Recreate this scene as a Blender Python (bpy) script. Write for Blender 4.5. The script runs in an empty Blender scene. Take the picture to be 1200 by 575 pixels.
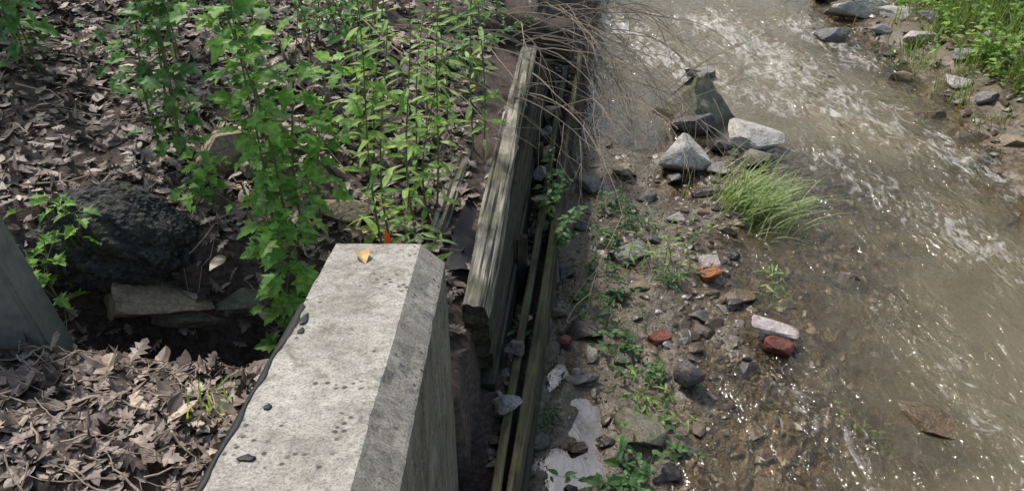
import bpy, bmesh, math, random
import numpy as np
from mathutils import Vector, Matrix
random.seed(7); rng=np.random.default_rng(7)
scene=bpy.context.scene
scene.view_settings.view_transform='Standard'
scene.view_settings.look='None'
scene.view_settings.exposure=0

# ---------------------------------------------------------------- noise / terrain
def _h(ix,iy,s):
    v=np.sin(ix*127.1+iy*311.7+s*74.7)*43758.5453
    return v-np.floor(v)
def vn(x,y,s=0):
    x=np.asarray(x,float);y=np.asarray(y,float)
    ix=np.floor(x);iy=np.floor(y);fx=x-ix;fy=y-iy
    fx=fx*fx*(3-2*fx);fy=fy*fy*(3-2*fy)
    a=_h(ix,iy,s);b=_h(ix+1,iy,s);c=_h(ix,iy+1,s);d=_h(ix+1,iy+1,s)
    return (a*(1-fx)+b*fx)*(1-fy)+(c*(1-fx)+d*fx)*fy
def fbm(x,y,o=4,s=0):
    t=0;a=.5
    for i in range(o):
        t=t+a*(vn(x,y,s+i*13)-.5)*2;x=np.asarray(x)*2.03+3.1;y=np.asarray(y)*2.03+1.7;a*=.5
    return t
def ss(a,b,x):
    t=np.clip((np.asarray(x,float)-a)/(b-a),0,1);return t*t*(3-2*t)
def xw(y): return 0.04+0.14*(np.asarray(y,float)-2.7)          # outer timber face
def xi(y): return -0.13+0.105*(np.asarray(y,float)-3.36)        # inner wall face
def pud(x,y):
    x=x+.12*fbm(x*7,y*7,4,61);y=y+.16*fbm(x*7+9,y*7,4,67)
    return np.exp(-(((x-.52)/.12)**2+((y-3.66)/.30)**2)**1.5)+np.exp(-(((x-.38)/.20)**2+((y-3.20)/.17)**2)**1.5)+np.exp(-(((x-.30)/.08)**2+((y-4.1)/.16)**2)**1.5)
def terr(x,y):
    x=np.asarray(x,float);y=np.asarray(y,float)
    yc=np.clip(y,-2,16)
    W=xw(yc);I=np.where(yc<2.85,-0.45,xi(yc)-0.08)
    dl=np.maximum(0,I-x)
    bank=1.08+0.19*np.minimum(dl,6)+0.05*np.clip(y-3,-2,6)+.03*np.maximum(dl-6,0)
    bank=bank+0.10*fbm(x*1.1,y*1.1,3,5)+0.035*fbm(x*5,y*5,3,9)
    bank=bank+0.28*np.exp(-((x+1.9)**2/1.2+(y-2.1)**2/.35))
    hol=np.exp(-(((x+1.72)/.62)**4+((y-3.12)/.26)**4))
    bank=bank-0.55*hol
    bank=bank+0.22*ss(3.3,3.55,y)*ss(-1.0,-1.5,x)
    s=x-W
    b=1.0+0.22*np.clip(y-3.2,0,4)-2.6*ss(7.0,8.3,y)
    e=s-b+.25*fbm(x*.9,y*.9,2,31)
    bed=0.04-0.085*ss(-.5,.35,e)-0.07*ss(.3,1.4,e)-0.20*ss(1.0,2.8,e)
    bed=bed+0.085*fbm(x*2.3,y*2.3,3,41)+0.026*fbm(x*9,y*9,2,43)
    pp=np.minimum(1,pud(x,y))
    bed=bed*(1-pp)-.035*pp
    r=x-5.25-.3*fbm(y*.6,y*0+2,2,51)
    bed=bed+.34*ss(-1.3,.1,r)+.35*ss(0,1.3,r)+.12*np.maximum(0,np.minimum(r,12))
    gap=0.36+.26*np.exp(-((y-3.3)/.5)**2)*np.clip((W-x)*5,0,1)+.05*fbm(x*8,y*8,2,3)
    return np.where(x<I,bank,np.where(x<W-.03,gap,bed))

# ---------------------------------------------------------------- mesh builder
class MB:
    def __init__(s): s.v=[];s.f=[];s.m=[];s.n=0
    def add(s,v,f,mi=0):
        v=np.asarray(v,float);s.v.append(v)
        n=s.n
        s.f+= [tuple(i+n for i in q) for q in f]; s.m+=[mi]*len(f); s.n+=len(v)
    def scatter(s,v,f,R,L,mi=0):
        v=np.asarray(v,float);V=np.einsum('nij,kj->nki',R,v)+L[:,None,:]
        k=len(v);N=len(L);s.v.append(V.reshape(-1,3))
        for i in range(N):
            o=s.n+i*k
            s.f+=[tuple(a+o for a in q) for q in f]
        s.m+=[mi]*(len(f)*N);s.n+=k*N
    def tube(s,pts,r0,r1,mi=0,k=5):
        pts=np.asarray(pts,float);n=len(pts);V=[]
        for i,p in enumerate(pts):
            d=pts[min(i+1,n-1)]-pts[max(i-1,0)];d=d/(np.linalg.norm(d)+1e-9)
            a=np.cross(d,[0.3,0.9,0.31]);a/=np.linalg.norm(a)+1e-9;b=np.cross(d,a)
            r=r0+(r1-r0)*i/(n-1)
            for j in range(k):
                t=2*math.pi*j/k;V.append(p+r*(a*math.cos(t)+b*math.sin(t)))
        F=[(i*k+j,i*k+(j+1)%k,(i+1)*k+(j+1)%k,(i+1)*k+j) for i in range(n-1) for j in range(k)]
        F.append(tuple(range(k))[::-1]);F.append(tuple((n-1)*k+j for j in range(k)))
        s.add(V,F,mi)
    def obj(s,name,mats,smooth=False,loc=(0,0,0),rot=None):
        me=bpy.data.meshes.new(name)
        me.from_pydata(np.concatenate(s.v).tolist(),[],s.f)
        for m in mats: me.materials.append(m)
        me.polygons.foreach_set('material_index',s.m)
        me.polygons.foreach_set('use_smooth',[smooth]*len(s.f))
        me.update()
        o=bpy.data.objects.new(name,me);scene.collection.objects.link(o)
        o.location=loc
        if rot is not None:o.rotation_euler=rot
        return o

# ---------------------------------------------------------------- materials
def newmat(name):
    m=bpy.data.materials.new(name);m.use_nodes=True;nt=m.node_tree
    b=nt.nodes['Principled BSDF'];return m,nt,b
def inp(n,**k):
    for a,v in k.items(): n.inputs[a.replace('_',' ')].default_value=v
    return n
def ramp(nt,stops,fac=None,interp='LINEAR'):
    r=nt.nodes.new('ShaderNodeValToRGB');cr=r.color_ramp;cr.interpolation=interp
    while len(cr.elements)<len(stops): cr.elements.new(.5)
    for e,(p,c) in zip(cr.elements,stops):
        e.position=p;e.color=(c[0],c[1],c[2],1) if not isinstance(c,(int,float)) else (c,c,c,1)
    if fac is not None: nt.links.new(fac,r.inputs[0])
    return r.outputs[0]
def noise(nt,co,scale,detail=4,rough=.55,dist=0):
    n=nt.nodes.new('ShaderNodeTexNoise');inp(n,Scale=scale,Detail=min(detail,4.5),Roughness=rough,Distortion=dist)
    nt.links.new(co,n.inputs['Vector']);return n.outputs['Fac']
def mix(nt,a,b,f,mode='MIX'):
    n=nt.nodes.new('ShaderNodeMix');n.data_type='RGBA';n.blend_type=mode
    for s,i in ((f,0),(a,6),(b,7)):
        if hasattr(s,'is_linked'): nt.links.new(s,n.inputs[i])
        else: n.inputs[i].default_value=s if i==0 else (s[0],s[1],s[2],1)
    return n.outputs[2]
def coord(nt,scale=(1,1,1),kind='Object'):
    t=nt.nodes.new('ShaderNodeTexCoord');m=nt.nodes.new('ShaderNodeMapping')
    nt.links.new(t.outputs[kind],m.inputs[0]);m.inputs['Scale'].default_value=scale
    return m.outputs[0]
def bump(nt,h,b,strength=.5,dist=.01,prev=None):
    n=nt.nodes.new('ShaderNodeBump');inp(n,Strength=strength,Distance=dist);nt.links.new(h,n.inputs['Height'])
    if prev is not None: nt.links.new(prev,n.inputs['Normal'])
    if b is not None: nt.links.new(n.outputs[0],b.inputs['Normal'])
    return n.outputs[0]
def island(nt):
    return nt.nodes.new('ShaderNodeNewGeometry').outputs['Random Per Island']
def math_(nt,op,a,b=None,c=None,clamp=False):
    n=nt.nodes.new('ShaderNodeMath');n.operation=op;n.use_clamp=clamp
    for i,s in enumerate((a,b,c)):
        if s is None: continue
        if hasattr(s,'is_linked'): nt.links.new(s,n.inputs[i])
        else: n.inputs[i].default_value=s
    return n.outputs[0]

def leafmat(name,stops,rough=.5,trans=.35,noise_s=30):
    m,nt,b=newmat(name)
    c=ramp(nt,stops,island(nt))
    co=coord(nt);n=noise(nt,co,noise_s,1)
    c2=mix(nt,c,ramp(nt,[(.3,.6),(.7,1.25)],n),1.0,'MULTIPLY')
    nt.links.new(c2,b.inputs['Base Color']);b.inputs['Roughness'].default_value=rough
    b.inputs['Specular IOR Level'].default_value=.35
    if trans>0:
        t=nt.nodes.new('ShaderNodeBsdfTranslucent')
        nt.links.new(mix(nt,c2,(1.5,1.4,.6),1.0,'MULTIPLY'),t.inputs[0])
        mx=nt.nodes.new('ShaderNodeMixShader');mx.inputs[0].default_value=trans
        nt.links.new(b.outputs[0],mx.inputs[1]);nt.links.new(t.outputs[0],mx.inputs[2])
        nt.links.new(mx.outputs[0],nt.nodes['Material Output'].inputs[0])
    return m
G_MAPLE=leafmat('green_leaf_maple',[(0,(.09,.23,.04)),(.5,(.18,.38,.07)),(1,(.32,.54,.12))],trans=.42)
G_DARK=leafmat('green_leaf_dark',[(0,(.055,.14,.04)),(.5,(.095,.235,.06)),(1,(.16,.33,.085))])
G_CAN=leafmat('canopy_leaf',[(0,(.03,.09,.02)),(.5,(.05,.14,.03)),(1,(.08,.19,.045))],trans=0)
G_LANCE=leafmat('green_leaf_lance',[(0,(.14,.28,.06)),(.6,(.25,.42,.09)),(1,(.38,.53,.15))],trans=.42)
G_WEED=leafmat('weed_leaf',[(0,(.06,.14,.045)),(.6,(.10,.21,.07)),(1,(.18,.29,.10))])
G_GRASS=leafmat('grass_blade',[(0,(.15,.26,.07)),(.6,(.26,.38,.12)),(1,(.44,.46,.23))],trans=.25)
LITTER=leafmat('dry_leaf',[(0,(.07,.050,.041)),(.3,(.145,.108,.09)),(.6,(.24,.188,.158)),(.85,(.36,.29,.24)),(1,(.54,.43,.32))],.5,0,25)
def plain(name,col,rough=.8,ns=20,var=.35,bs=.4,bd=.005,sc=(1,1,1),spec=.4):
    m,nt,b=newmat(name);co=coord(nt,sc)
    n=noise(nt,co,ns,6,.65)
    c=ramp(nt,[(.25,[x*(1-var) for x in col]),(.75,[min(1,x*(1+var)) for x in col])],n)
    nt.links.new(c,b.inputs['Base Color']);b.inputs['Roughness'].default_value=rough
    b.inputs['Specular IOR Level'].default_value=spec
    bump(nt,noise(nt,co,ns*2.5,6,.7),b,bs,bd);return m
STEM=plain('stem',(.13,.16,.06),.6)
TWIG=plain('dead_twig',(.34,.27,.20),.8)
BARK=plain('bark',(.06,.045,.035),.9,12,.6,.8,.03)
TAR=plain('tar',(.012,.012,.014),.55,40)
ORANGE=plain('orange_plastic',(.75,.10,.02),.4,5,.1)
DRYY=plain('dry_yellow_leaf',(.55,.37,.16),.5,30,.4)

def rockmat(name,base,var=.4,moss=0.0,rough=.75,ns=6):
    m,nt,b=newmat(name);co=coord(nt)
    n1=noise(nt,co,ns,8,.7,.3);n2=noise(nt,co,ns*9,5,.7)
    c=ramp(nt,[(.3,[x*(1-var) for x in base]),(.5,base),(.72,[min(.8,x*(1+var)) for x in base])],n1)
    c=mix(nt,c,ramp(nt,[(.35,.55),(.65,1.35)],n2),.8,'MULTIPLY')
    sn=noise(nt,coord(nt,(1,1,7)),5,4,.6)
    c=mix(nt,c,ramp(nt,[(.38,.45),(.44,1)],sn),.6,'MULTIPLY')
    if moss>0:
        c=mix(nt,c,(.07,.09,.03),ramp(nt,[(.55-moss*.3,0),(.7-moss*.2,moss)],noise(nt,co,ns*.8,5,.6)))
    geo=nt.nodes.new('ShaderNodeNewGeometry');sx=nt.nodes.new('ShaderNodeSeparateXYZ')
    nt.links.new(geo.outputs['Position'],sx.inputs[0])
    wl=math_(nt,'MULTIPLY_ADD',n1,-.12,sx.outputs[2])
    w=ramp(nt,[(.0,1.0),(.03,0)],wl)
    c=mix(nt,c,(.42,.37,.30),w,'MULTIPLY');nt.links.new(c,b.inputs['Base Color'])
    nt.links.new(ramp(nt,[(0,rough),(1,.22)],w),b.inputs['Roughness'])
    p=bump(nt,n1,None,.8,.04);bump(nt,n2,b,.8,.008,p);return m
R_LIGHT=rockmat('rock_light',(.42,.395,.355),.35)
R_GRAY=rockmat('rock_gray',(.22,.21,.20))
R_DARK=rockmat('rock_dark',(.10,.085,.082),.4,rough=.5)
R_TAN=rockmat('rock_tan',(.30,.235,.16),.4)
R_MOSS=rockmat('rock_mossy',(.22,.20,.15),.4,moss=.45)
BRICK=rockmat('brick_red',(.27,.085,.06),.35,ns=14)
TERRA=rockmat('terracotta',(.50,.19,.085),.3,ns=10)
PLASTER=rockmat('pale_slab',(.50,.43,.41),.25,ns=9)
def asph():
    m,nt,b=newmat('asphalt_chunk');co=coord(nt)
    v=nt.nodes.new('ShaderNodeTexVoronoi');v.inputs['Scale'].default_value=48;nt.links.new(co,v.inputs['Vector'])
    n=noise(nt,co,9,4.5,.7)
    c=mix(nt,ramp(nt,[(0,(.008,.009,.009)),(.6,(.03,.031,.03)),(1,(.085,.08,.07))],v.outputs['Color']),(.045,.05,.025),ramp(nt,[(.5,0),(.66,.7)],n))
    nt.links.new(c,b.inputs['Base Color']);b.inputs['Roughness'].default_value=.7;b.inputs['Specular IOR Level'].default_value=.3
    p=bump(nt,v.outputs['Distance'],None,-1.0,.03);bump(nt,n,b,.8,.05,p);return m
ASPH=asph()

def gravelmat():
    m,nt,b=newmat('gravel_stones');r=island(nt)
    c=ramp(nt,[(0,(.045,.036,.028)),(.2,(.10,.076,.05)),(.4,(.155,.115,.075)),(.55,(.11,.095,.08)),(.7,(.19,.15,.10)),(.82,(.14,.08,.058)),(.9,(.21,.19,.165)),(.985,(.40,.37,.33))],r)
    co=coord(nt);n=noise(nt,co,45,4,.7);n2=noise(nt,co,4,3,.6)
    c=mix(nt,c,ramp(nt,[(.3,.5),(.7,1.35)],n),1,'MULTIPLY')
    c=mix(nt,c,(.10,.075,.048),ramp(nt,[(.42,0),(.62,.65)],n2))
    nt.links.new(c,b.inputs['Base Color']);b.inputs['Roughness'].default_value=.34
    bump(nt,n,b,.5,.006);return m
GRAVEL=gravelmat()

def woodmat(name,c0,c1,c2,moss=0):
    m,nt,b=newmat(name)
    co=coord(nt,(1,.06,1));g=noise(nt,co,60,6,.7,.15);g2=noise(nt,coord(nt,(1,.3,1)),9,5,.6)
    c=ramp(nt,[(.3,c0),(.5,c1),(.7,c2)],g)
    c=mix(nt,c,ramp(nt,[(.35,.25),(.6,1.15)],g2),.9,'MULTIPLY')
    cr=ramp(nt,[(.39,0),(.45,1)],noise(nt,coord(nt,(1,.02,1)),30,3,.5))
    c=mix(nt,(.012,.01,.008),c,cr)
    if moss: c=mix(nt,c,(.085,.10,.025),ramp(nt,[(.45,0),(.66,moss)],noise(nt,coord(nt),7,5)))
    nt.links.new(c,b.inputs['Base Color']);b.inputs['Roughness'].default_value=.85
    p=bump(nt,cr,None,.6,.012);bump(nt,g,b,.7,.008,p);return m
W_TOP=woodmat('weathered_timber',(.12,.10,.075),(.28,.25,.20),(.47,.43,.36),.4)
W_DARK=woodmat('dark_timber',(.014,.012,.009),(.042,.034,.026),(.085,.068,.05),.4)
W_RAIL=woodmat('mossy_timber',(.03,.028,.015),(.085,.07,.04),(.15,.12,.07),.75)

def concmat():
    m,nt,b=newmat('cast_concrete');co=coord(nt)
    big=noise(nt,co,2.6,8,.72,.4);fine=noise(nt,co,120,4,.85);mid=noise(nt,co,22,6,.7)
    c=ramp(nt,[(.3,(.24,.225,.19)),(.47,(.37,.35,.305)),(.7,(.49,.465,.42))],big)
    c=mix(nt,c,ramp(nt,[(.38,.38),(.5,1.0),(.62,1.25)],fine),.85,'MULTIPLY')
    c=mix(nt,c,ramp(nt,[(.3,.6),(.65,1.15)],mid),.8,'MULTIPLY')
    bl=noise(nt,co,6.5,4.5,.8,.8)
    c=mix(nt,c,mix(nt,c,(.46,.43,.38),1,'MULTIPLY'),ramp(nt,[(.53,0),(.70,.9)],bl))
    v=nt.nodes.new('ShaderNodeTexVoronoi');v.inputs['Scale'].default_value=34;nt.links.new(co,v.inputs['Vector'])
    pit=ramp(nt,[(.20,1),(.34,0)],v.outputs['Distance'])
    pm=ramp(nt,[(.50,0),(.57,1)],noise(nt,co,5,5,.7))
    pp=mix(nt,(0,0,0),pit,pm)
    c=mix(nt,c,(.07,.06,.05),pp)
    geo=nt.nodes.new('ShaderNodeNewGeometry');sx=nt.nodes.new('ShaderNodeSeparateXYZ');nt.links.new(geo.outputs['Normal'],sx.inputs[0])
    vert=ramp(nt,[(.2,1),(.6,0)],sx.outputs[2])
    st=ramp(nt,[(.3,(.34,.33,.28)),(.65,(.98,.95,.87))],noise(nt,coord(nt,(9,9,1.0)),1.0,8,.75))
    c=mix(nt,c,mix(nt,c,st,1.0,'MULTIPLY'),vert)
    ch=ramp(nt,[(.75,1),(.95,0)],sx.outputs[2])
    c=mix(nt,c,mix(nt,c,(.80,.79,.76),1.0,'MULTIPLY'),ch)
    nt.links.new(c,b.inputs['Base Color']);b.inputs['Roughness'].default_value=.9
    p=bump(nt,fine,None,.7,.004);p=bump(nt,mid,None,.5,.007,p);bump(nt,pp,b,-.8,.008,p);return m
CONC=concmat()
PCONC=plain('post_concrete',(.19,.20,.17),.85,9,.4,.5,.006)

def groundmat():
    m,nt,b=newmat('soil_and_streambed');co=coord(nt)
    n1=noise(nt,co,3,8,.7);n2=noise(nt,co,28,6,.7)
    soil=ramp(nt,[(.3,(.022,.015,.011)),(.5,(.065,.046,.036)),(.72,(.14,.10,.078))],n2)
    bed=ramp(nt,[(.3,(.05,.036,.022)),(.5,(.12,.09,.055)),(.7,(.21,.165,.105))],n2)
    bed=mix(nt,bed,ramp(nt,[(.3,.5),(.7,1.3)],n1),1,'MULTIPLY')
    v=nt.nodes.new('ShaderNodeTexVoronoi');v.inputs['Scale'].default_value=24;nt.links.new(co,v.inputs['Vector'])
    bed=mix(nt,bed,mix(nt,bed,ramp(nt,[(0,.5),(.5,1.0),(1,1.7)],v.outputs['Color']),1,'MULTIPLY'),.6)
    geo=nt.nodes.new('ShaderNodeNewGeometry');sx=nt.nodes.new('ShaderNodeSeparateXYZ');nt.links.new(geo.outputs['Position'],sx.inputs[0])
    c=mix(nt,bed,soil,ramp(nt,[(.2,0),(.36,1)],sx.outputs[2]))
    nt.links.new(c,b.inputs['Base Color'])
    nt.links.new(ramp(nt,[(.02,.22),(.3,.9)],sx.outputs[2]),b.inputs['Roughness'])
    p=bump(nt,v.outputs['Distance'],None,-.6,.02);bump(nt,n2,b,.6,.02,p);return m
GROUND=groundmat()

def watermat():
    m,nt,b=newmat('muddy_water');nt.nodes.remove(b);out=nt.nodes['Material Output']
    def attr(n): a=nt.nodes.new('ShaderNodeAttribute');a.attribute_name=n;return a.outputs['Fac']
    dep=attr('depth');rif=attr('riffle');still=attr('still')
    t=nt.nodes.new('ShaderNodeTexCoord');mp=nt.nodes.new('ShaderNodeMapping');nt.links.new(t.outputs['Object'],mp.inputs[0])
    mp.inputs['Rotation'].default_value=(0,0,math.radians(-20));mp.inputs['Scale'].default_value=(1,.6,1)
    co=mp.outputs[0]
    n1=noise(nt,co,3.4,2,.5,.7);n2=noise(nt,co,12,3,.55,.8);n3=noise(nt,co,.9,4,.6,.5)
    h=math_(nt,'MULTIPLY_ADD',n2,.42,n1)
    patch=ramp(nt,[(.35,.5),(.65,1.6)],n3)
    amp=math_(nt,'MULTIPLY_ADD',rif,.12,.066)
    amp=math_(nt,'MULTIPLY',amp,patch);amp=math_(nt,'MULTIPLY',amp,math_(nt,'MULTIPLY_ADD',still,-.90,1.0,clamp=True))
    bp=nt.nodes.new('ShaderNodeBump');bp.inputs['Strength'].default_value=1
    nt.links.new(amp,bp.inputs['Distance']);nt.links.new(h,bp.inputs['Height'])
    dif=nt.nodes.new('ShaderNodeBsdfDiffuse')
    dc=ramp(nt,[(.3,(.145,.120,.070)),(.7,(.215,.180,.115))],n3);nt.links.new(dc,dif.inputs[0])
    tr=nt.nodes.new('ShaderNodeBsdfTransparent');tr.inputs[0].default_value=(.93,.87,.72,1)
    turb=ramp(nt,[(0,.0),(.04,.08),(.10,.30),(.2,.64),(.38,.92)],dep)
    m1=nt.nodes.new('ShaderNodeMixShader');nt.links.new(turb,m1.inputs[0]);nt.links.new(tr.outputs[0],m1.inputs[1]);nt.links.new(dif.outputs[0],m1.inputs[2])
    gl=nt.nodes.new('ShaderNodeBsdfGlossy');gl.inputs['Roughness'].default_value=.07;nt.links.new(bp.outputs[0],gl.inputs['Normal'])
    fr=nt.nodes.new('ShaderNodeFresnel');fr.inputs[0].default_value=1.42;nt.links.new(bp.outputs[0],fr.inputs['Normal'])
    ff=math_(nt,'MULTIPLY_ADD',still,.24,math_(nt,'MULTIPLY',fr.outputs[0],1.3),clamp=True)
    m2=nt.nodes.new('ShaderNodeMixShader');nt.links.new(ff,m2.inputs[0]);nt.links.new(m1.outputs[0],m2.inputs[1]);nt.links.new(gl.outputs[0],m2.inputs[2])
    mp2=nt.nodes.new('ShaderNodeMapping');nt.links.new(t.outputs['Object'],mp2.inputs[0])
    mp2.inputs['Rotation'].default_value=(0,0,math.radians(-20));mp2.inputs['Scale'].default_value=(1,.45,1)
    f1=noise(nt,mp2.outputs[0],8,7,.72,1.2)
    ad=math_(nt,'MULTIPLY_ADD',rif,.24,f1)
    fm=ramp(nt,[(.66,0),(.94,.75)],ad)
    fd=nt.nodes.new('ShaderNodeBsdfDiffuse');fd.inputs[0].default_value=(.68,.66,.62,1)
    m3=nt.nodes.new('ShaderNodeMixShader');nt.links.new(fm,m3.inputs[0]);nt.links.new(m2.outputs[0],m3.inputs[1]);nt.links.new(fd.outputs[0],m3.inputs[2])
    nt.links.new(m3.outputs[0],out.inputs[0]);return m
WATER=watermat()

# ---------------------------------------------------------------- ground sheet
def axis(lo,hi,step,far):
    a=list(np.arange(lo,hi,step));d=step
    x=lo
    L=[]
    while x>-far: d*=1.35;x-=d;L.append(x)
    d=step;x=a[-1];Rr=[]
    while x<far: d*=1.35;x+=d;Rr.append(x)
    return np.array(L[::-1]+a+Rr)
def grid(name,X,Y,Z,mat,smooth=True):
    nx,ny=len(X),len(Y);gx,gy=np.meshgrid(X,Y)
    v=np.stack([gx.ravel(),gy.ravel(),Z(gx,gy).ravel()],1)
    f=[(j*nx+i,j*nx+i+1,(j+1)*nx+i+1,(j+1)*nx+i) for j in range(ny-1) for i in range(nx-1)]
    mb=MB();mb.add(v,f);return mb.obj(name,[mat],smooth),gx,gy
g,_,_=grid('ground',axis(-5,7,.045,150),axis(.8,13,.05,150),terr,GROUND)
def riff(x,y):
    r=np.zeros_like(x)
    for (ax,ay,bx,by,w,s) in [(3.0,11.5,3.6,9.5,.7,.95),(3.6,9.5,4.9,6.9,.6,.75),(1.5,11.5,2.3,9.6,.5,.95),(2.4,9.5,3.2,8.6,.4,.85),(3.3,7.3,4.4,5.2,.45,.7),(3.0,4.8,3.3,3.0,.35,.5),(4.2,11.5,4.6,10,.5,.8),(2.9,8.9,4.2,8.3,.35,.8),(1.9,4.2,2.3,3.2,.3,.45)]:
        dx,dy=bx-ax,by-ay;t=np.clip(((x-ax)*dx+(y-ay)*dy)/(dx*dx+dy*dy),0,1)
        d=np.hypot(x-ax-t*dx,y-ay-t*dy);r=np.maximum(r,s*np.exp(-(d/w)**2))
    return r
def wz(x,y):
    c,s_=math.cos(.35),math.sin(.35);u=x*c+y*s_*1.0;w=-x*s_+y*c
    r=riff(x,y);st=np.minimum(1,1.5*pud(x,y))
    return (.007+.03*r)*fbm(u*4,w*2.2,3,77)*(1-st)+.002*st
X=axis(-.4,6.6,.04,60);X=X[(X>-.5)&(X<8)]
Y=axis(.8,13,.045,60)
w,gx,gy=grid('stream_water',X,Y,wz,WATER)
dv=np.maximum(0,-terr(gx,gy)).ravel()
dv=np.where(gx.ravel()<xw(np.clip(gy.ravel(),-2,16)),.1,dv)
for nm,arr in (('depth',dv),('riffle',riff(gx,gy).ravel()),('still',np.minimum(1,1.3*pud(gx,gy)).ravel())):
    a=w.data.attributes.new(nm,'FLOAT','POINT');a.data.foreach_set('value',arr.astype(np.float32))

# ---------------------------------------------------------------- rocks
def ico(sub):
    bm=bmesh.new();bmesh.ops.create_icosphere(bm,subdivisions=sub,radius=1)
    v=np.array([p.co[:] for p in bm.verts]);f=[tuple(q.index for q in k.verts) for k in bm.faces];bm.free();return v,f
ICO={i:ico(i) for i in (1,2,3,4,5)}
def rockv(sub,size,cuts=11,seed=0,rough=.04,lo=.48,hi=.80):
    r=np.random.default_rng(seed);v,f=ICO[sub];v=v.copy()*1.25
    for _ in range(cuts):
        n=r.normal(size=3);n/=np.linalg.norm(n);d=r.uniform(lo,hi)
        k=v@n;over=np.maximum(0,k-d);v-=over[:,None]*n*.98
    v/= np.abs(v).max(axis=0)[None,:]
    if rough:
        q=v*3+seed
        v*= (1+rough*fbm(q[:,0]+q[:,2]*.7,q[:,1]+q[:,2]*.6,4,seed)[:,None]*1.6)
    return v*np.array(size)/2,f
rc=[0]
def rock(x,y,size,mat,rot=0,z=None,name='rock',tilt=(0,0),cuts=13,sub=4,sink=.3,seed=None,lo=.48,hi=.80,rough=.04):
    rc[0]+=1;mb=MB();v,f=rockv(sub,size,cuts,seed if seed is not None else rc[0]*7+3,lo=lo,hi=hi,rough=rough);mb.add(v,f)
    if z is None: z=float(terr(x,y))+size[2]*(.5-sink)
    return mb.obj(name,[mat],False,(x,y,z),(math.radians(tilt[0]),math.radians(tilt[1]),math.radians(rot)))
def boulder():
    mb=MB();v,f=ICO[5];v=v.copy()*1.7
    P=[((-.9,-.25,.42),.46),((.55,-.6,.5),.5),((.8,.2,.45),.55),((.1,.9,.45),.55),((-.3,-.9,.25),.6),((-.15,-.1,1),.92),((-.6,.5,.6),.7),((.1,-.8,.75),.66)]
    for n,d in P:
        n=np.array(n);n=n/np.linalg.norm(n);v-=np.maximum(0,v@n-d)[:,None]*n*.98
    v*=(1+.10*fbm(v[:,0]*3,v[:,1]*3+v[:,2]*2,5,3)[:,None])
    mb.add(v*np.array([.62,.50,.56]),f);return mb.obj('boulder',[R_MOSS],False,(2.12,8.25,.02),(0,0,.2))
boulder()
rock(2.02,7.92,(.50,.28,.34),R_DARK,10,z=.04)
rock(1.78,7.15,(.74,.5,.46),R_LIGHT,20,z=.1,cuts=9,tilt=(14,-8))
rock(2.55,7.55,(.70,.44,.32),R_LIGHT,-10,z=.14,tilt=(8,10))
rock(2.5,7.22,(.48,.36,.26),R_MOSS,30,z=.05)
rock(2.45,9.5,(.5,.35,.3),R_GRAY,0,z=.02)
rock(2.2,7.5,(.3,.25,.2),R_DARK,0,z=.03)
for (x,y,sx,sy,sz,m,r) in [
 (1.0,5.5,.36,.26,.16,R_GRAY,40),(1.5,6.05,.22,.16,.1,R_LIGHT,0),(.87,4.96,.26,.15,.09,R_GRAY,0),(.58,4.5,.36,.2,.13,R_DARK,-20),
 (1.82,5.0,.34,.24,.1,R_TAN,15),(.58,4.25,.16,.14,.08,R_LIGHT,50),(.85,3.50,.34,.30,.16,R_MOSS,0),(1.85,6.6,.4,.24,.1,R_GRAY,10),
 (1.6,6.85,.3,.2,.12,R_GRAY,70),(1.9,5.55,.18,.12,.08,R_DARK,0),(1.75,4.85,.22,.15,.07,R_DARK,20),(1.3,6.45,.25,.18,.1,R_GRAY,0),
 (.45,5.3,.2,.16,.12,R_GRAY,10),(.62,5.9,.26,.2,.16,R_DARK,0),(.35,4.75,.18,.14,.09,R_TAN,0),(.8,4.2,.22,.14,.08,R_DARK,60),
 (.52,4.0,.20,.13,.09,R_GRAY,0),(.72,3.32,.18,.18,.09,R_DARK,0),(.17,3.45,.18,.14,.1,R_GRAY,10),(1.25,5.75,.22,.14,.1,R_GRAY,0),
 (1.05,5.05,.2,.13,.08,R_TAN,0),(1.45,4.7,.2,.16,.07,R_GRAY,0),(1.35,4.35,.18,.14,.06,R_TAN,0),(.95,3.2,.2,.15,.08,R_DARK,0),
 (2.05,6.95,.3,.2,.1,R_GRAY,-30),(2.3,6.8,.22,.18,.09,R_TAN,0),(.75,6.6,.34,.26,.2,R_GRAY,0),(1.1,6.9,.3,.2,.16,R_TAN,0),
 (1.6,3.6,.24,.18,.09,R_TAN,30),(1.7,4.15,.2,.14,.07,R_DARK,0),(2.1,3.9,.26,.16,.08,R_DARK,0),(.62,3.45,.15,.11,.08,R_DARK,0),(.42,3.42,.14,.10,.07,R_TAN,0),(.36,3.08,.10,.08,.06,R_DARK,0)]:
    rock(x,y,(sx,sy,sz),m,r,sub=3,sink=.3,tilt=(random.uniform(-12,12),random.uniform(-12,12)))
rock(2.82,3.72,(.70,.38,.2),R_TAN,-30,z=-.05,name='submerged_rock')
rock(2.85,5.25,(.44,.24,.16),R_DARK,-30,z=-.05,name='submerged_rock')
rock(4.8,8.35,(.55,.4,.16),R_TAN,0,z=-.02,name='submerged_rock')
rock(2.3,4.1,(.34,.26,.16),R_GRAY,20,z=-.08,name='submerged_rock')
rock(2.5,4.6,(.30,.22,.14),R_TAN,50,z=-.08,name='submerged_rock')
rock(2.0,3.3,(.34,.22,.14),R_TAN,-20,z=-.08,name='submerged_rock')
rock(1.26,3.98,(.28,.22,.25),R_DARK,-8,z=.1,cuts=7,lo=.5,hi=.66,name='dark_stone_block')
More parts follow.
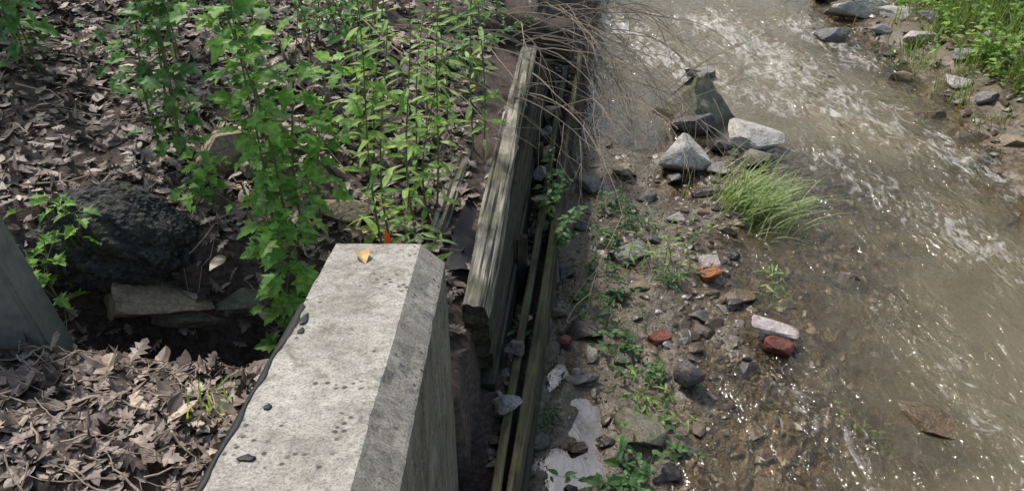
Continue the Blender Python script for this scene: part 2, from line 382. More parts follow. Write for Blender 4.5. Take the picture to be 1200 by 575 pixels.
for (x,y,sx,sy,sz,m,z) in [(5.2,11.7,.95,.5,.34,R_LIGHT,.12),(6.1,12.3,.6,.5,.3,R_LIGHT,.35),(5.75,11.3,.85,.55,.3,R_LIGHT,.2),(4.5,10.75,.62,.32,.22,R_GRAY,.05),
  (5.65,10.35,.7,.4,.24,R_LIGHT,.16),(5.25,10.9,.4,.3,.2,R_GRAY,.1),(5.75,9.6,.35,.3,.2,R_GRAY,.2),(5.55,8.5,.3,.25,.16,R_GRAY,.14),(6.2,9.9,.4,.3,.2,R_LIGHT,.35),(5.0,12.6,.6,.4,.3,R_GRAY,.1),(4.9,9.4,.3,.22,.14,R_TAN,.02),(5.4,7.6,.3,.25,.15,R_TAN,.05),(5.45,9.1,.4,.3,.16,R_LIGHT,.1),(5.9,10.8,.5,.4,.2,R_GRAY,.3)]:
    rock(x,y,(sx,sy,sz),m,random.uniform(0,60)-30,z=z)
def block(name,size,mat,loc,rot,seed=0):
    r=np.random.default_rng(seed);bm=bmesh.new();bmesh.ops.create_cube(bm,size=1)
    bmesh.ops.subdivide_edges(bm,edges=bm.edges[:],cuts=9,use_grid_fill=True)
    v=np.array([p.co[:] for p in bm.verts]);f=[tuple(q.index for q in k.verts) for k in bm.faces];bm.free()
    for _ in range(14):
        n=r.choice([-1,1],3)*r.uniform(.2,1,3);n/=np.linalg.norm(n);d=r.uniform(.56,.74)
        v-=np.maximum(0,v@n-d)[:,None]*n
    v*=1+.09*fbm(v[:,0]*5+seed,v[:,1]*5+v[:,2]*4,4,seed)[:,None]
    mb=MB();mb.add(v*np.array(size),f)
    return mb.obj(name,[mat],False,loc,[math.radians(a) for a in rot])
block('terracotta_fragment',(.17,.13,.11),TERRA,(1.63,5.22,.07),(18,-15,20),seed=1)
block('pale_tile',(.17,.12,.03),PLASTER,(1.64,5.29,.135),(18,8,15),seed=9)
block('brick',(.21,.12,.08),BRICK,(1.97,4.36,.04),(12,6,-20),seed=3)
block('pale_slab',(.34,.16,.04),PLASTER,(1.98,4.50,.09),(-8,10,-15),seed=4)
block('brick',(.15,.1,.07),BRICK,(1.1,4.42,.06),(10,0,30),seed=5)
block('brick',(.10,.07,.05),BRICK,(.40,4.4,.06),(10,20,70),seed=6)

def rotz(a):
    c,s=np.cos(a),np.sin(a);z=np.zeros_like(a);o=np.ones_like(a)
    return np.stack([np.stack([c,-s,z],-1),np.stack([s,c,z],-1),np.stack([z,z,o],-1)],-2)
def rotx(a):
    c,s=np.cos(a),np.sin(a);z=np.zeros_like(a);o=np.ones_like(a)
    return np.stack([np.stack([o,z,z],-1),np.stack([z,c,-s],-1),np.stack([z,s,c],-1)],-2)
mb=MB()
def gravel(N,xf,smin,smax,pw,zoff=0.0,sink=.0):
    for k in range(8):
        v,f=rockv(2,(2,2*rng.uniform(.55,.9),2*rng.uniform(.3,.6)),10,seed=100+k,rough=.0)
        n=N//8;x,y=xf(n);ok=(pud(x,y)<.3+.7*(rng.random(n)<.35))|(x<xw(y));x=x[ok];y=y[ok];n=len(x);s=(smin+(smax-smin)*rng.random(n)**pw)/2
        R=rotz(rng.uniform(0,6.28,n))@rotx(rng.normal(0,.25,n))*s[:,None,None]
        L=np.stack([x,y,terr(x,y)+s*(.1-sink)+zoff],1);mb.scatter(v,f,R,L)
def bar(n):
    y=rng.uniform(2.6,8.0,n);x=xw(y)+rng.uniform(0.02,1.0,n)*(1.2+.2*np.clip(y-3.2,0,4));return x,y
def shallow(n):
    y=2.7+7*rng.random(n)**1.3;x=xw(y)+1.0+rng.random(n)*2.4;return x,y
def rb(n):
    y=rng.uniform(7,13,n);x=rng.uniform(4.3,6.2,n);return x,y
def gapf(n):
    y=rng.uniform(2.9,9.5,n);x=xi(y)+.05+rng.random(n)*(xw(y)-xi(y)-.22);return x,y
gravel(1200,bar,.03,.15,2.4,0,.25);gravel(2600,bar,.012,.035,1.5);gravel(2400,shallow,.03,.19,2.4,0,.15);gravel(500,rb,.04,.2,2.5);gravel(400,gapf,.04,.13,2)
mb.obj('river_gravel',[GRAVEL])

# ---------------------------------------------------------------- timber wall
def beam(name,p0,p1,wd,ht,mat,parent=None,jit=.006,seed=0,roll=0,k=70):
    p0=Vector(p0);p1=Vector(p1);L=(p1-p0).length
    c=.12*min(wd,ht);cs=[]
    xs=np.linspace(-wd/2+c,wd/2-c,5);zs=np.linspace(-ht/2+c,ht/2-c,4)
    cs+=[(x,ht/2) for x in xs]+[(wd/2,z) for z in zs[::-1]]+[(x,-ht/2) for x in xs[::-1]]+[(-wd/2,z) for z in zs]
    n=len(cs);V=[]
    for i in range(k+1):
        y=L*i/k
        for j,(x,z) in enumerate(cs):
            d=fbm(x*25+seed+y*.5,z*25+y*1.2,3,seed)*jit
            e=fbm(x*60+seed,z*60,2,seed+5)*.03 if i in(0,k) else 0
            bow=.35*jit*math.sin(y*1.7+seed)
            V.append((x+float(d)*(1 if x>0 else -1)+bow,y+float(e),z+float(d)*(1 if z>0 else -1)))
    F=[(i*n+j,i*n+(j+1)%n,(i+1)*n+(j+1)%n,(i+1)*n+j) for i in range(k) for j in range(n)]
    F=[q[::-1] for q in F]
    F.append(tuple(range(n)));F.append(tuple(k*n+j for j in range(n))[::-1])
    m_=MB();m_.add(V,F);m_.m[-2:]=[1,1];d=(p1-p0).normalized()
    o=m_.obj(name,[mat,W_DARK],False,p0);xa=d.cross(Vector((0,0,1))).normalized();za=xa.cross(d)
    M=Matrix((xa,d,za)).transposed();o.rotation_euler=(M@Matrix.Rotation(roll,3,'Y')).to_euler()
    if parent:o.parent=parent
    return o
wall=bpy.data.objects.new('timber_retaining_wall',None);scene.collection.objects.link(wall)
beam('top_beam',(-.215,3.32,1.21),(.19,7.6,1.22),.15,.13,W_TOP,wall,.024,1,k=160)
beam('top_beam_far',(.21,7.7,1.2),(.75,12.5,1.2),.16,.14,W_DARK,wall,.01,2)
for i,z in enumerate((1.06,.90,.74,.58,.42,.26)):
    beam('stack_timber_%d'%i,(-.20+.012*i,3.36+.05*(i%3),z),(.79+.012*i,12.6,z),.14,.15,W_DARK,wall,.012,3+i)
beam('back_beam',(-.50,4.02,1.17),(-.27,5.95,1.2),.11,.12,W_TOP,wall,.015,20,.1)
beam('outer_rail',(-.17,1.9,.52),(.64,8.7,.50),.05,.24,W_RAIL,wall,.012,21,k=110)
beam('outer_rail_front',(-.085,1.9,.46),(.80,8.9,.44),.055,.28,W_RAIL,wall,.012,22,k=110)
for i,z in enumerate((.22,.0)):
    beam('outer_plank_%d'%i,(-.075,1.9,z),(.82,8.9,z),.05,.22,W_DARK,wall,.006,23+i)
for i,y in enumerate((4.6,6.2,7.8)):
    x=float(xi(y))+.09
    beam('post_%d'%i,(x,y,-.2),(x-.02,y,.85-.1*(i%2)),.08,.08,W_DARK,wall,.01,30+i,k=20)
mb=MB();ns=24;V=[]
for i in range(ns+1):
    y=3.75+2.3*i/ns
    for j in range(7):
        u=j/6;x=-.40+.105*(y-3.75)+.19*u;z=1.19+.03*math.sin(u*3+i*.4)-.02*u+.02*float(fbm(u*3,i*.5,2,8));V.append((x,y,z))
mb.add(V,[(i*7+j,i*7+j+1,(i+1)*7+j+1,(i+1)*7+j) for i in range(ns) for j in range(6)]);mb.obj('drainage_mat',[TAR],True)

# ---------------------------------------------------------------- concrete wing wall
def ztp(y): return 2.09+(2.81-y)*.234
def wing():
    prof=lambda y:[(-.745,-.4),(-.745,ztp(y)-.02),(-.735,ztp(y))]+[(-.735+i*.036,ztp(y)) for i in range(1,10)]+[(-.38,ztp(y)),(-.353,ztp(y)-.028),(-.32,ztp(y)-.062),(-.292,ztp(y)-.09),(-.284,ztp(y)-.10)]+[(-.284,ztp(y)-.1-(ztp(y)+.3)*t) for t in (.1,.2,.3,.4,.5,.6,.7,.8,.9,1)]
    ys=np.concatenate([np.linspace(-1.2,2.70,200),[2.74,2.765,2.785,2.80]])
    V=[]
    for y in ys:
        sh=max(0,y-2.70)
        for (x,z) in prof(y):
            d=.0035*float(fbm(x*18+z*7,y*18,3,4))
            if -.40<x<-.28 and z>1.6: d+=.014*min(0,float(fbm(y*7+x*4,z*5+x*20,4,9))+.12)
            zz=z-(sh*.45 if z>1.5 else 0)+d
            V.append((x+(d if x>-.5 else -d)+(-sh*.15 if x>-.4 else 0),y,zz))
    n=len(prof(0));k=len(ys)
    F=[(i*n+j,(i+1)*n+j,(i+1)*n+j+1,i*n+j+1) for i in range(k-1) for j in range(n-1)]
    F.append(tuple(range(n)));F.append(tuple((k-1)*n+j for j in range(n))[::-1])
    mb=MB();mb.add(V,F);return mb.obj('concrete_wing_wall',[CONC],False)
wing()
mb=MB();n=60;V=[]
for i in range(n+1):
    y=.9+1.25*i/n;wv=.004+.040*max(0,float(fbm(y*9,0.3,3,12))+.22)*(1-i/n*.5)
    if i==n:wv=.002
    V+=[(-.748,y,ztp(y)-.03),(-.744,y,ztp(y)+.0),(-.735+wv*.6,y,ztp(y)+.005),(-.735+wv,y,ztp(y)+.001)]
mb.add(V,[(i*4+j,(i+1)*4+j,(i+1)*4+j+1,i*4+j+1) for i in range(n) for j in range(3)])
v,f=ICO[3]
for (x,y,a,b_) in [(-.66,1.30,.020,.013),(-.672,1.52,.010,.014),(-.70,2.03,.012,.04),(-.69,1.95,.010,.02)]:
    vv=v*np.array([a,b_,.004]);vv*=1+.5*fbm(v[:,0]*2+x*9,v[:,1]*2,3,3)[:,None];vv=vv+np.array([x,y,ztp(y)+.003]);vv[:,2]+=-(vv[:,1]-y)*.234;mb.add(vv,f)
mb.obj('tar_streaks',[TAR],True)

def post():
    bm=bmesh.new();bmesh.ops.create_cube(bm,size=1)
    for v_ in bm.verts: v_.co=Vector((v_.co.x*.34,v_.co.y*.24,v_.co.z*2.4))
    bmesh.ops.bevel(bm,geom=bm.edges[:],offset=.02,segments=3,affect='EDGES')
    me=bpy.data.meshes.new('concrete_post');bm.to_mesh(me);bm.free();me.materials.append(PCONC)
    o=bpy.data.objects.new('concrete_post',me);scene.collection.objects.link(o);return o
p=post();p.location=(-2.36,2.88,1.14);p.rotation_euler=(math.radians(2),math.radians(-5),math.radians(12))

# ---------------------------------------------------------------- leaves
def leaf(mids,edges,fold=.2,droop=.3,curl=0,twist=0):
    V=[];F=[];n=len(mids)
    for m_,(w_,ye) in zip(mids,edges):
        for sx,yy in ((-w_,ye),(0,m_),(w_,ye)):
            z=fold*abs(sx)-droop*yy*yy+curl*sx*sx*3+twist*sx*yy
            V.append((sx,yy,z))
    for i in range(n-1):
        a=i*3;F+=[(a,a+1,a+4,a+3),(a+1,a+2,a+5,a+4)]
    return np.array(V),F
MAP=([0,.1,.2,.3,.42,.55,.7,.85,1],[(.02,0),(.30,-.08),(.24,.14),(.56,.42),(.28,.42),(.30,.66),(.17,.68),(.12,.86),(.005,1)])
OAK=([0,.12,.22,.32,.44,.54,.66,.76,.88,1],[(.02,0),(.06,.12),(.22,.25),(.09,.32),(.30,.50),(.12,.54),(.27,.74),(.11,.76),(.12,.9),(.01,1)])
LAN=([0,.15,.35,.6,.8,1],[(.01,0),(.07,.15),(.11,.35),(.10,.6),(.05,.8),(.003,1)])
OVA=([0,.12,.3,.5,.7,.88,1],[(.01,0),(.16,.12),(.26,.3),(.27,.5),(.2,.7),(.09,.88),(.005,1)])
def frames(d,up):
    d=d/np.linalg.norm(d,axis=1,keepdims=True)
    x=np.cross(d,up);x/=np.linalg.norm(x,axis=1,keepdims=True)+1e-9;z=np.cross(x,d)
    return np.stack([x,d,z],-1)
mb=MB()
tm=[]
for i in range(12):
    src=[OAK,MAP,OVA,OAK][i%4]
    tm.append(leaf(*src,fold=rng.uniform(-.3,.4),droop=rng.uniform(-.15,.5),curl=rng.uniform(-.8,.9),twist=rng.uniform(-.5,.5)))
def litter(N,x0,x1,y0,y1,s0,s1,th0=.12):
    for v,f in tm:
        n=N//len(tm);x=rng.uniform(x0,x1,n);y=rng.uniform(y0,y1,n)
        I=np.where(y<2.85,-.70,xi(y)-.2);hol=np.exp(-(((x+1.72)/.6)**4+((y-3.15)/.24)**4))
        ok=(x<I)&(hol<.5+.5*rng.random(n))&~((x>-.78)&(y<2.85))&(vn(x*2.4,y*2.4,88)>th0+.15*rng.random(n))
        x,y=x[ok],y[ok];n=len(x);s=rng.uniform(s0,s1,n)
        th=rng.uniform(0,6.28,n);d=np.stack([np.cos(th),np.sin(th),rng.normal(0,.2,n)],1)
        up=np.stack([rng.normal(0,.28,n),rng.normal(0,.28,n),np.ones(n)],1)
        R=frames(d,up)*s[:,None,None];L=np.stack([x,y,terr(x,y)+rng.uniform(.005,.045,n)],1);mb.scatter(v,f,R,L)
litter(6000,-4.6,-.3,3.2,6.8,.055,.13,-.1);litter(3400,-3.6,-.7,1.2,3.2,.045,.13,.18);litter(450,-3.2,-.75,1.2,3.3,.10,.16,.4);litter(1800,-6,-.1,6.5,10,.08,.14,0)
for v,f in tm[:6]:
    n=22;y=rng.uniform(3,9,n);x=xi(y)+rng.uniform(-.2,.25,n);th=rng.uniform(0,6.28,n)
    d=np.stack([np.cos(th),np.sin(th),rng.normal(0,.3,n)],1);up=np.stack([rng.normal(0,.3,n),rng.normal(0,.3,n),np.ones(n)],1)
    ok=(x<xi(y)-.12)
    R=frames(d,up)*.08;L=np.stack([x,y,terr(x,y)+.05],1);mb.scatter(v,f,R[ok],L[ok])
mb.obj('leaf_litter',[LITTER])
mb=MB()
for i in range(420):
    x=random.uniform(-4,-.5);y=random.uniform(1.4,7)
    if i>170: x=random.uniform(-3,-.8);y=random.uniform(1.4,3)
    if x>-.85 and y<2.9: continue
    L=random.uniform(.08,.6) if i<170 else random.uniform(.06,.3);a=random.uniform(0,6.28);pts=[]
    for k in range(6):
        px=x+math.cos(a)*L*k/5;py=y+math.sin(a)*L*k/5;a+=random.gauss(0,.12)
        if px>float(xi(py))-.2 or (px>-.78 and py<2.85): break
        pts.append((px,py,float(terr(px,py))+.055+random.uniform(0,.02)))
    if len(pts)>2: mb.tube(pts,random.uniform(.0025,.007),.0015)
mb.obj('fallen_sticks',[TWIG])
v,f=leaf(*OVA,fold=.3,droop=.1,curl=.8)
mb=MB();R=frames(np.array([[.35,-.9,.25]]),np.array([[0,.2,1.]]))*.11;mb.scatter(v,f,R,np.array([[-.615,2.60,ztp(2.60)+.008]]));mb.obj('yellow_dry_leaf',[DRYY])
mb=MB();mb.add([(-.57,2.86,1.98),(-.53,2.86,1.98),(-.54,2.87,2.05),(-.56,2.88,2.07)],[(0,1,2,3)]);mb.obj('orange_flag',[ORANGE])

# ---------------------------------------------------------------- left-bank stones
mb=MB();v,f=ICO[5]
for (dx,dy,dz,sx,sy,sz,sd) in [(0,0,0,.36,.26,.27,5),(.19,-.05,-.03,.22,.19,.19,6),(-.22,-.03,-.02,.21,.19,.20,7),(.03,.0,.15,.22,.17,.15,8)]:
    q=v*2.2+sd*3;q2=v*11+sd;vv=v*(1+.30*fbm(q[:,0]+q[:,2]*.8,q[:,1]-q[:,2]*.7,5,sd)+.12*fbm(q2[:,0]+q2[:,2]*.8,q2[:,1]-q2[:,2]*.7,3,sd))[:,None];mb.add(vv*np.array([sx,sy,sz])+np.array([dx,dy,dz]),f)
mb.obj('asphalt_chunk',[ASPH],False,(-2.14,3.50,1.60),(0,0,.2))
rock(-2.00,3.36,(.74,.42,.28),R_TAN,-12,z=1.30,tilt=(-18,14),cuts=9)
rock(-1.85,3.40,(.50,.30,.14),R_MOSS,12,z=1.18,tilt=(-8,8),cuts=10)
rock(-1.52,3.46,(.5,.36,.2),R_MOSS,10,z=1.24,tilt=(5,-8))
rock(-2.35,3.45,(.5,.36,.24),R_DARK,10,z=1.25)
rock(-1.70,4.25,(.5,.36,.30),R_TAN,30,sink=.25)
rock(-1.45,4.15,(.34,.26,.2),R_MOSS,0,sink=.15)
rock(-1.05,4.15,(.38,.28,.2),R_TAN,20,sink=.15)
rock(-.80,3.75,(.30,.22,.18),R_MOSS,20,sink=.15)
rock(-1.15,3.5,(.38,.3,.28),R_DARK,20,z=1.12)
rock(-.86,3.3,(.34,.24,.18),R_GRAY,20,z=1.14)
for i in range(5):
    y=3.15+.5*i+random.uniform(-.1,.1);x=float(xi(y))+.12;rock(x,y,(.15,.13,.12),[R_GRAY,R_DARK,R_TAN][i%3],random.uniform(0,90),z=.50 if i>1 else .68,sub=3)
for i in range(5):
    y=5.5+.42*i;rock(float(xi(y))+.12,y,(.18,.17,.16),[R_TAN,R_GRAY][i%2],random.uniform(0,90),z=.58,sub=3)

# ---------------------------------------------------------------- plants
def plant(name,base,h,lean,tpl,mat,size,spacing,pet=.35,nst=1,spread=.15,pair=2,ph0=.12,pitch=.1,branch=0,droop=.3):
    mb=MB();v1=[leaf(*tpl,fold=rng.uniform(.05,.3),droop=rng.uniform(.1,droop+.3),curl=rng.uniform(-.2,.3),twist=rng.uniform(-.2,.2)) for _ in range(3)]
    def stem(b,hh,ln,r0,t0,sz):
        n=12;pts=[]
        wob=rng.uniform(-1,1,2)*.03
        for i in range(n+1):
            t=i/n;pts.append(np.array(b)+np.array([ln[0]*t*t+wob[0]*math.sin(t*5),ln[1]*t*t+wob[1]*math.sin(t*4),hh*t]))
        mb.tube(pts,r0,r0*.3,0,5);pts=np.array(pts)
        L=np.linalg.norm(np.array(ln+(hh,)));k=max(3,int(L*(1-t0)/spacing));ang=rng.uniform(0,6.28)
        D=[];U=[];Lc=[];S=[]
        for i in range(k):
            if pair==2 and rng.random()<.12: continue
            t=t0+(1-t0)*(i+rng.uniform(-.3,.3))/k;t=min(max(t,0),.999);j=int(t*n);p_=pts[j]+(pts[j+1]-pts[j])*(t*n-j)
            ang+=1.57+rng.normal(0,.3) if pair==2 else 2.4
            for q in range(pair):
                a_=ang+q*math.pi+rng.normal(0,.25);el=pitch+rng.normal(0,.25)
                d=np.array([math.cos(a_)*math.cos(el),math.sin(a_)*math.cos(el),math.sin(el)])
                s_=sz*rng.uniform(.5,1.25)*(1-.45*max(0,t-.7)/.3)
                pl=s_*pet*rng.uniform(.8,1.6);e=p_+d*pl
                if pl>.01: mb.tube([p_,p_+d*pl*.5+np.array([0,0,.1*pl]),e],.0016,.001,0,3)
                D.append(d+np.array([0,0,-.15]));U.append([rng.normal(0,.3),rng.normal(0,.3)-.15,1]);Lc.append(e);S.append(s_)
        if not D: return pts
        D=np.array(D);U=np.array(U);Lc=np.array(Lc);S=np.array(S);R=frames(D,U)*S[:,None,None];w_=rng.integers(0,3,len(S))
        for q in range(3):
            if (w_==q).any(): mb.scatter(v1[q][0],v1[q][1],R[w_==q],Lc[w_==q],1)
        return pts
    for s_ in range(nst):
        b=(base[0]+rng.normal(0,spread*.6),base[1]+rng.normal(0,spread*.6),base[2]-.03)
        ln=(lean[0]+rng.normal(0,spread),lean[1]+rng.normal(0,spread))
        hh=h*rng.uniform(.65,1.05);pts=stem(b,hh,ln,.003+.003*h,ph0,size)
        for k in range(branch):
            t=rng.uniform(.2,.9);p_=pts[int(t*12)];a_=rng.uniform(0,6.28);bl=min(.42,h*rng.uniform(.15,.3))
            stem(tuple(p_),bl*.7,(math.cos(a_)*bl,math.sin(a_)*bl),.003,.15,size*.85)
    return mb.obj(name,[STEM,mat])
def B(x,y): return (x,y,float(terr(x,y)))
plant('maple_sapling',B(-1.20,3.22),1.2,(-.0,.12),MAP,G_MAPLE,.115,.07,.5,2,.10,2,.04,.05,3)
plant('maple_sapling',B(-1.28,3.60),1.85,(.08,.15),MAP,G_MAPLE,.12,.072,.5,3,.13,2,.1,.05,4)
plant('maple_sapling',B(-1.00,3.80),1.6,(.05,.15),MAP,G_MAPLE,.105,.085,.5,1,.14,2,.25,.1,4)
plant('maple_sapling',B(-1.50,4.5),1.6,(.0,.1),MAP,G_DARK,.115,.085,.5,2,.18,2,.15,.1,4)
plant('maple_sapling',B(-2.10,4.2),1.8,(.05,.1),MAP,G_DARK,.11,.08,.5,4,.17,2,.08,.05,4)
plant('maple_sapling',B(-2.95,4.9),1.6,(-.1,.0),MAP,G_DARK,.12,.09,.5,3,.25,2,.2,.05,4)
plant('maple_sapling',B(-2.38,3.30),.8,(.1,-.1),MAP,G_MAPLE,.09,.07,.5,4,.18,2,.1,.1,2)
plant('maple_sapling',B(-1.68,3.78),.55,(.1,.0),MAP,G_MAPLE,.09,.07,.5,3,.1,2,.3,.1,1)
plant('maple_sapling',B(-3.2,4.1),1.2,(.0,.0),MAP,G_MAPLE,.11,.08,.5,3,.25,2,.2,.1,2)
plant('shrub',B(-3.6,5.3),1.4,(.0,.0),OVA,G_DARK,.11,.08,.4,4,.3,2,.2,.1,3)
plant('shrub',B(-2.3,5.5),1.3,(.0,.0),MAP,G_DARK,.11,.08,.4,4,.3,2,.2,.1,3)
plant('shrub',B(-1.5,5.5),1.2,(.0,.0),OVA,G_DARK,.10,.07,.4,4,.25,2,.2,.1,3)
plant('goldenrod',B(-.70,3.90),1.75,(-.0,.08),LAN,G_LANCE,.18,.04,.03,3,.12,1,.08,.35)
plant('goldenrod',B(-.56,4.4),1.7,(.12,.1),LAN,G_LANCE,.17,.04,.03,3,.14,1,.08,.35)
plant('goldenrod',B(-.55,3.40),.70,(.10,.0),LAN,G_LANCE,.15,.035,.03,4,.10,1,.08,.3)
plant('goldenrod',B(-.95,4.8),1.6,(.1,.1),LAN,G_LANCE,.17,.045,.03,3,.2,1,.1,.35)
plant('goldenrod',B(-.46,5.2),1.45,(.15,.0),LAN,G_LANCE,.15,.045,.03,4,.16,1,.1,.35)
plant('shrub',B(-.45,6.4),.9,(.1,.0),OVA,G_DARK,.08,.05,.3,4,.25,2,.1,.1,3)
plant('shrub',B(-1.3,6.3),1.1,(.0,.0),OVA,G_DARK,.09,.055,.3,4,.25,2,.1,.1,3)
plant('shrub',B(-2.5,6.4),1.0,(.0,.0),OVA,G_DARK,.09,.055,.3,4,.25,2,.1,.1,3)
plant('shrub',B(-.2,7.4),.8,(.15,-.1),OVA,G_DARK,.08,.05,.3,4,.3,2,.1,.1,3)
plant('shrub',B(.1,9),.8,(.3,0),OVA,G_DARK,.08,.05,.3,4,.3,2,.1,.1,3)
plant('weed',(.26,5.2,.38),.62,(.12,-.03),OVA,G_WEED,.09,.05,.2,5,.12,2,.1,.2)
plant('weed',(.30,5.6,.38),.62,(.12,-.05),OVA,G_WEED,.08,.05,.2,5,.1,2,.1,.2)
plant('weed',(.0,4.05,.40),.26,(.02,.0),LAN,G_WEED,.09,.03,.1,4,.06,1,.1,.2)
plant('weed',(-.02,3.0,.36),.14,(.02,.0),OVA,G_LANCE,.04,.03,.2,3,.05,2,.1,.2)
for (x,y,h,sz,mt,tp) in [(1.05,5.95,.26,.12,G_WEED,LAN),(.8,5.15,.24,.1,G_WEED,LAN),(.72,4.8,.2,.09,G_WEED,OVA),(1.22,5.35,.36,.13,G_GRASS,LAN),(1.28,5.05,.28,.12,G_WEED,LAN),(.9,4.35,.26,.09,G_WEED,OVA),(.98,4.05,.24,.09,G_WEED,OVA),(.98,3.8,.24,.1,G_LANCE,LAN),(.22,3.65,.2,.1,G_WEED,LAN),(.66,2.95,.18,.10,G_WEED,OVA),(.78,3.1,.22,.12,G_WEED,OVA),(.95,3.35,.16,.08,G_WEED,OVA),(2.2,5.2,.16,.12,G_GRASS,LAN),(2.15,4.95,.14,.1,G_GRASS,LAN),(1.0,6.3,.25,.1,G_WEED,OVA),(2.45,3.5,.08,.06,G_LANCE,OVA),(.12,2.9,.2,.1,G_WEED,OVA),(1.6,5.9,.14,.1,G_GRASS,LAN),(.85,5.6,.24,.09,G_WEED,OVA),(.55,5.0,.15,.07,G_WEED,OVA),(.7,5.4,.2,.09,G_WEED,LAN),(.9,4.6,.2,.08,G_WEED,LAN)]:
    b=B(x,y);b=(b[0],b[1],max(b[2],-.04))
    plant('weed',b,h*rng.uniform(.7,1.2),(0,0),tp,mt,sz*.75,.025,.08,6,.15,1,.05,.35)
def grass(name,regions,mat,clump=0):
    mb=MB()
    for (x,y,rx,ry,n,L0,L1,lx,ly,wd) in regions:
        for i in range(n):
            bx=x+rng.normal(0,rx);by=y+rng.normal(0,ry);bz=float(terr(bx,by));bz=max(bz,-.03)
            L=rng.uniform(L0,L1)
            if clump:
                q=float(vn(bx*3,by*3,5))
                if q<.30+.25*rng.random(): continue
                L*=.5+q
            a=rng.uniform(0,6.28);sp=rng.uniform(.1,.7)
            dx=math.cos(a)*sp+lx;dy=math.sin(a)*sp+ly;wd_=wd*rng.uniform(.7,1.2);V=[]
            px,py=-dy,dx;q=math.hypot(px,py)+1e-6;px/=q;py/=q
            for k in range(5):
                t=k/4;hz=L*(t-.45*t*t*min(1.6,(abs(dx)+abs(dy))));ww=wd_*(1-t**1.6)+.0004
                cx=bx+dx*L*t**1.5;cy=by+dy*L*t**1.5
                V+=[(cx-px*ww,cy-py*ww,bz+hz),(cx+px*ww,cy+py*ww,bz+hz)]
            mb.add(V,[(k*2,k*2+1,k*2+3,k*2+2) for k in range(4)])
    return mb.obj(name,[mat])
grass('grass_clump',[(2.26,6.32,.17,.20,420,.15,.58,.60,.05,.006)],G_GRASS)
grass('grass_clump',[(-.93,2.25,.05,.08,26,.15,.35,.1,.1,.008),(-1.35,2.4,.05,.08,20,.1,.2,.1,.1,.006)],G_LANCE)
grass('bank_grass',[(6.2,9.6,.44,1.0,3000,.15,.42,-.2,0,.007),(6.2,8.2,.44,.6,1800,.15,.45,-.2,0,.007),(7.0,11.0,.6,.8,1200,.15,.4,0,0,.007),(5.6,10.0,.25,.6,260,.1,.25,0,0,.006)],G_GRASS,1)
for i in range(40):
    x=rng.uniform(5.65,7.2);y=rng.uniform(7.2,11.8)
    plant('bank_weed',B(x,y),rng.uniform(.25,.6),(-.1,0),[OVA,LAN,MAP][i%3],[G_LANCE,G_WEED,G_LANCE][i%3],.10,.04,.15,6,.25,1,.05,.3)
plant('bank_weed',B(4.75,7.1),.14,(0,0),LAN,G_LANCE,.08,.03,.15,4,.1,1,.05,.3)

# dead hanging branches
mb=MB()
def twig(p,d,L,r,depth,grav):
    p=np.array(p,float);d=np.array(d,float);d/=np.linalg.norm(d);n=12;pts=[p.copy()]
    for i in range(n):
        d=d+rng.normal(0,.08,3)+np.array([0,0,-grav]);d/=np.linalg.norm(d);p=p+d*L/n
        p[2]=max(p[2],.05);pts.append(p.copy())
        if depth>0 and i>2 and rng.random()<.33:
            twig(p,d+rng.normal(0,.45,3),L*rng.uniform(.3,.6),r*.55,depth-1,grav*.9)
    mb.tube(pts,r,r*.35,0,4)
for i in range(26):
    twig((rng.uniform(.0,.45),5.6+2.1*i/25+rng.normal(0,.1),rng.uniform(1.3,1.8)),(rng.uniform(.5,1.1),rng.uniform(-1.0,-.1),rng.uniform(.0,.6)),rng.uniform(.7,1.7),.0060,2,rng.uniform(.05,.13))
for i in range(12):
    twig((rng.uniform(-1.4,.1),rng.uniform(5.4,7.0),rng.uniform(1.7,2.1)),(rng.uniform(.5,1),rng.uniform(-.8,.0),rng.uniform(.0,.5)),rng.uniform(1.0,2.0),.006,2,rng.uniform(.02,.07))
mb.obj('dead_branches',[TWIG])
mb=MB()
for i in range(60):
    y=rng.uniform(6,11);x=float(xw(y))+rng.uniform(-.15,.05)
    twig((x,y,rng.uniform(.6,1.2)),(.3,rng.normal(0,.4),-1),rng.uniform(.3,.8),.003,1,.05)
mb.obj('hanging_roots',[BARK])
mb=MB();n=40;k=26;V=[]
for i in range(n+1):
    t=i/n;c=np.array([-.75+1.35*t,7.15+.25*math.sin(t*2),1.42-.20*t]);r=.21*(1+.3*float(fbm(t*6,0,3,1)))*(1 if 0<i<n else .6)
    for j in range(k):
        a=6.283*j/k;rr=r*(1+.35*float(fbm(math.cos(a)*2.5+5,math.sin(a)*2.5+t*2.5,4,6)));V.append(c+np.array([0,math.cos(a)*rr,math.sin(a)*rr]))
F=[(i*k+j,i*k+(j+1)%k,(i+1)*k+(j+1)%k,(i+1)*k+j) for i in range(n) for j in range(k)]+[tuple(range(k)),tuple(n*k+j for j in range(k))]
mb.add(V,F);mb.obj('rotten_log',[BARK],True)

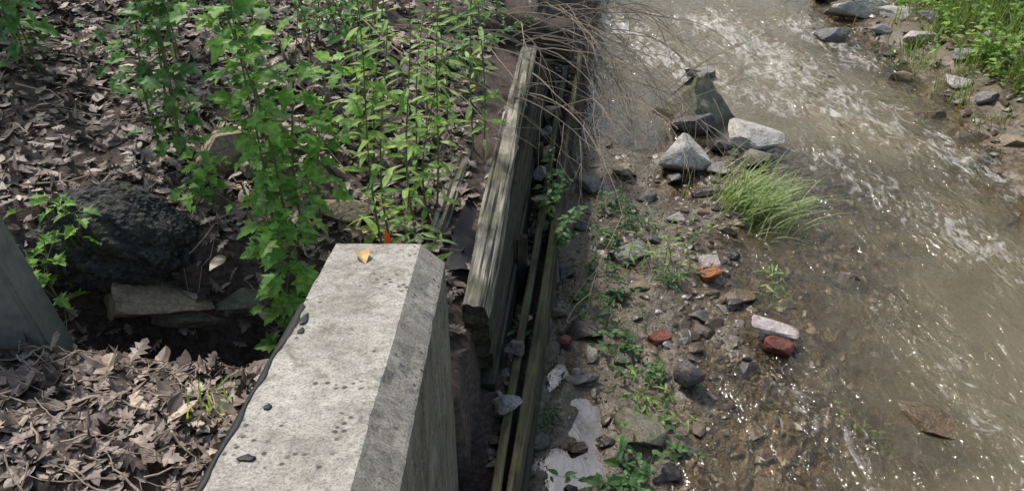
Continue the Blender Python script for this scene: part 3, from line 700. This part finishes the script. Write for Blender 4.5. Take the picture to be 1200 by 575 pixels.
# ---------------------------------------------------------------- trees on the banks
def tree(x,y,h,cr,N):
    mb=MB();b=np.array(B(x,y));top=b+np.array([rng.normal(0,.3),rng.normal(0,.3),h*.85])
    pts=[b+(top-b)*t+np.array([.12*math.sin(t*4),.1*math.cos(t*3),-.2 if t==0 else 0]) for t in np.linspace(0,1,10)]
    mb.tube(pts,.03*h*.6,.03,0,9);C=[]
    for i in range(14):
        t=rng.uniform(.4,.98);p=pts[int(t*9)];a=rng.uniform(0,6.28);L=cr*rng.uniform(.5,1.05)
        q=[p+np.array([math.cos(a)*L*s,math.sin(a)*L*s,L*.45*s+.1*math.sin(s*5)]) for s in np.linspace(0,1,6)]
        mb.tube(q,.05,.012,0,5);C+=q[2:]
        for j in range(3):
            a2=a+rng.normal(0,.8);m_=q[rng.integers(2,6)];e=m_+np.array([math.cos(a2)*L*.4,math.sin(a2)*L*.4,rng.uniform(-.1,.35)*L]);mb.tube([m_,(m_+e)/2+[0,0,.05],e],.018,.006,0,4);C+=[e,(m_+e)/2]
    C=np.array(C);idx=rng.integers(0,len(C),N);P=C[idx]+rng.normal(0,.28*cr/2.5,(N,3))
    th=rng.uniform(0,6.28,N);D=np.stack([np.cos(th),np.sin(th),rng.normal(-.2,.3,N)],1);U=np.stack([rng.normal(0,.5,N),rng.normal(0,.5,N),np.ones(N)],1)
    v=np.array([(0,0,0),(.3,.4,.05),(0,1,-.1),(-.3,.4,.05)]);mb.scatter(v,[(0,1,2,3)],frames(D,U)*rng.uniform(.14,.24,N)[:,None,None],P,1)
    return mb.obj('tree',[BARK,G_CAN])
tree(-8.0,9.8,8,1.9,1200);tree(-11,12,9,3.0,3000);tree(12,13,11,3.5,4500);tree(10.5,22,12,3.8,3500)

# ---------------------------------------------------------------- light / camera
s=Vector((-.36,.50,.79)).normalized()
w=bpy.data.worlds.new('World');scene.world=w;w.use_nodes=True;nt=w.node_tree
sky=nt.nodes.new('ShaderNodeTexSky');sky.sky_type='NISHITA';sky.sun_disc=False
sky.sun_elevation=math.asin(s.z);sky.sun_rotation=math.atan2(s.x,s.y);sky.dust_density=3;sky.air_density=1.5;sky.ozone_density=.6
nt.links.new(sky.outputs[0],nt.nodes['Background'].inputs[0]);nt.nodes['Background'].inputs[1].default_value=.15
L=bpy.data.lights.new('sun','SUN');L.energy=3.8;L.angle=math.radians(6.0);L.color=(1,.95,.89)
o=bpy.data.objects.new('sun',L);scene.collection.objects.link(o);o.rotation_euler=(-s).to_track_quat('-Z','Y').to_euler();o.location=(-6,8,14)
cam=bpy.data.cameras.new('camera');co=bpy.data.objects.new('camera',cam);scene.collection.objects.link(co)
co.location=(0,0,4);co.rotation_euler=(math.radians(55),0,0);cam.lens=27.72;cam.sensor_width=36;cam.clip_end=500;cam.clip_start=.05
scene.camera=co
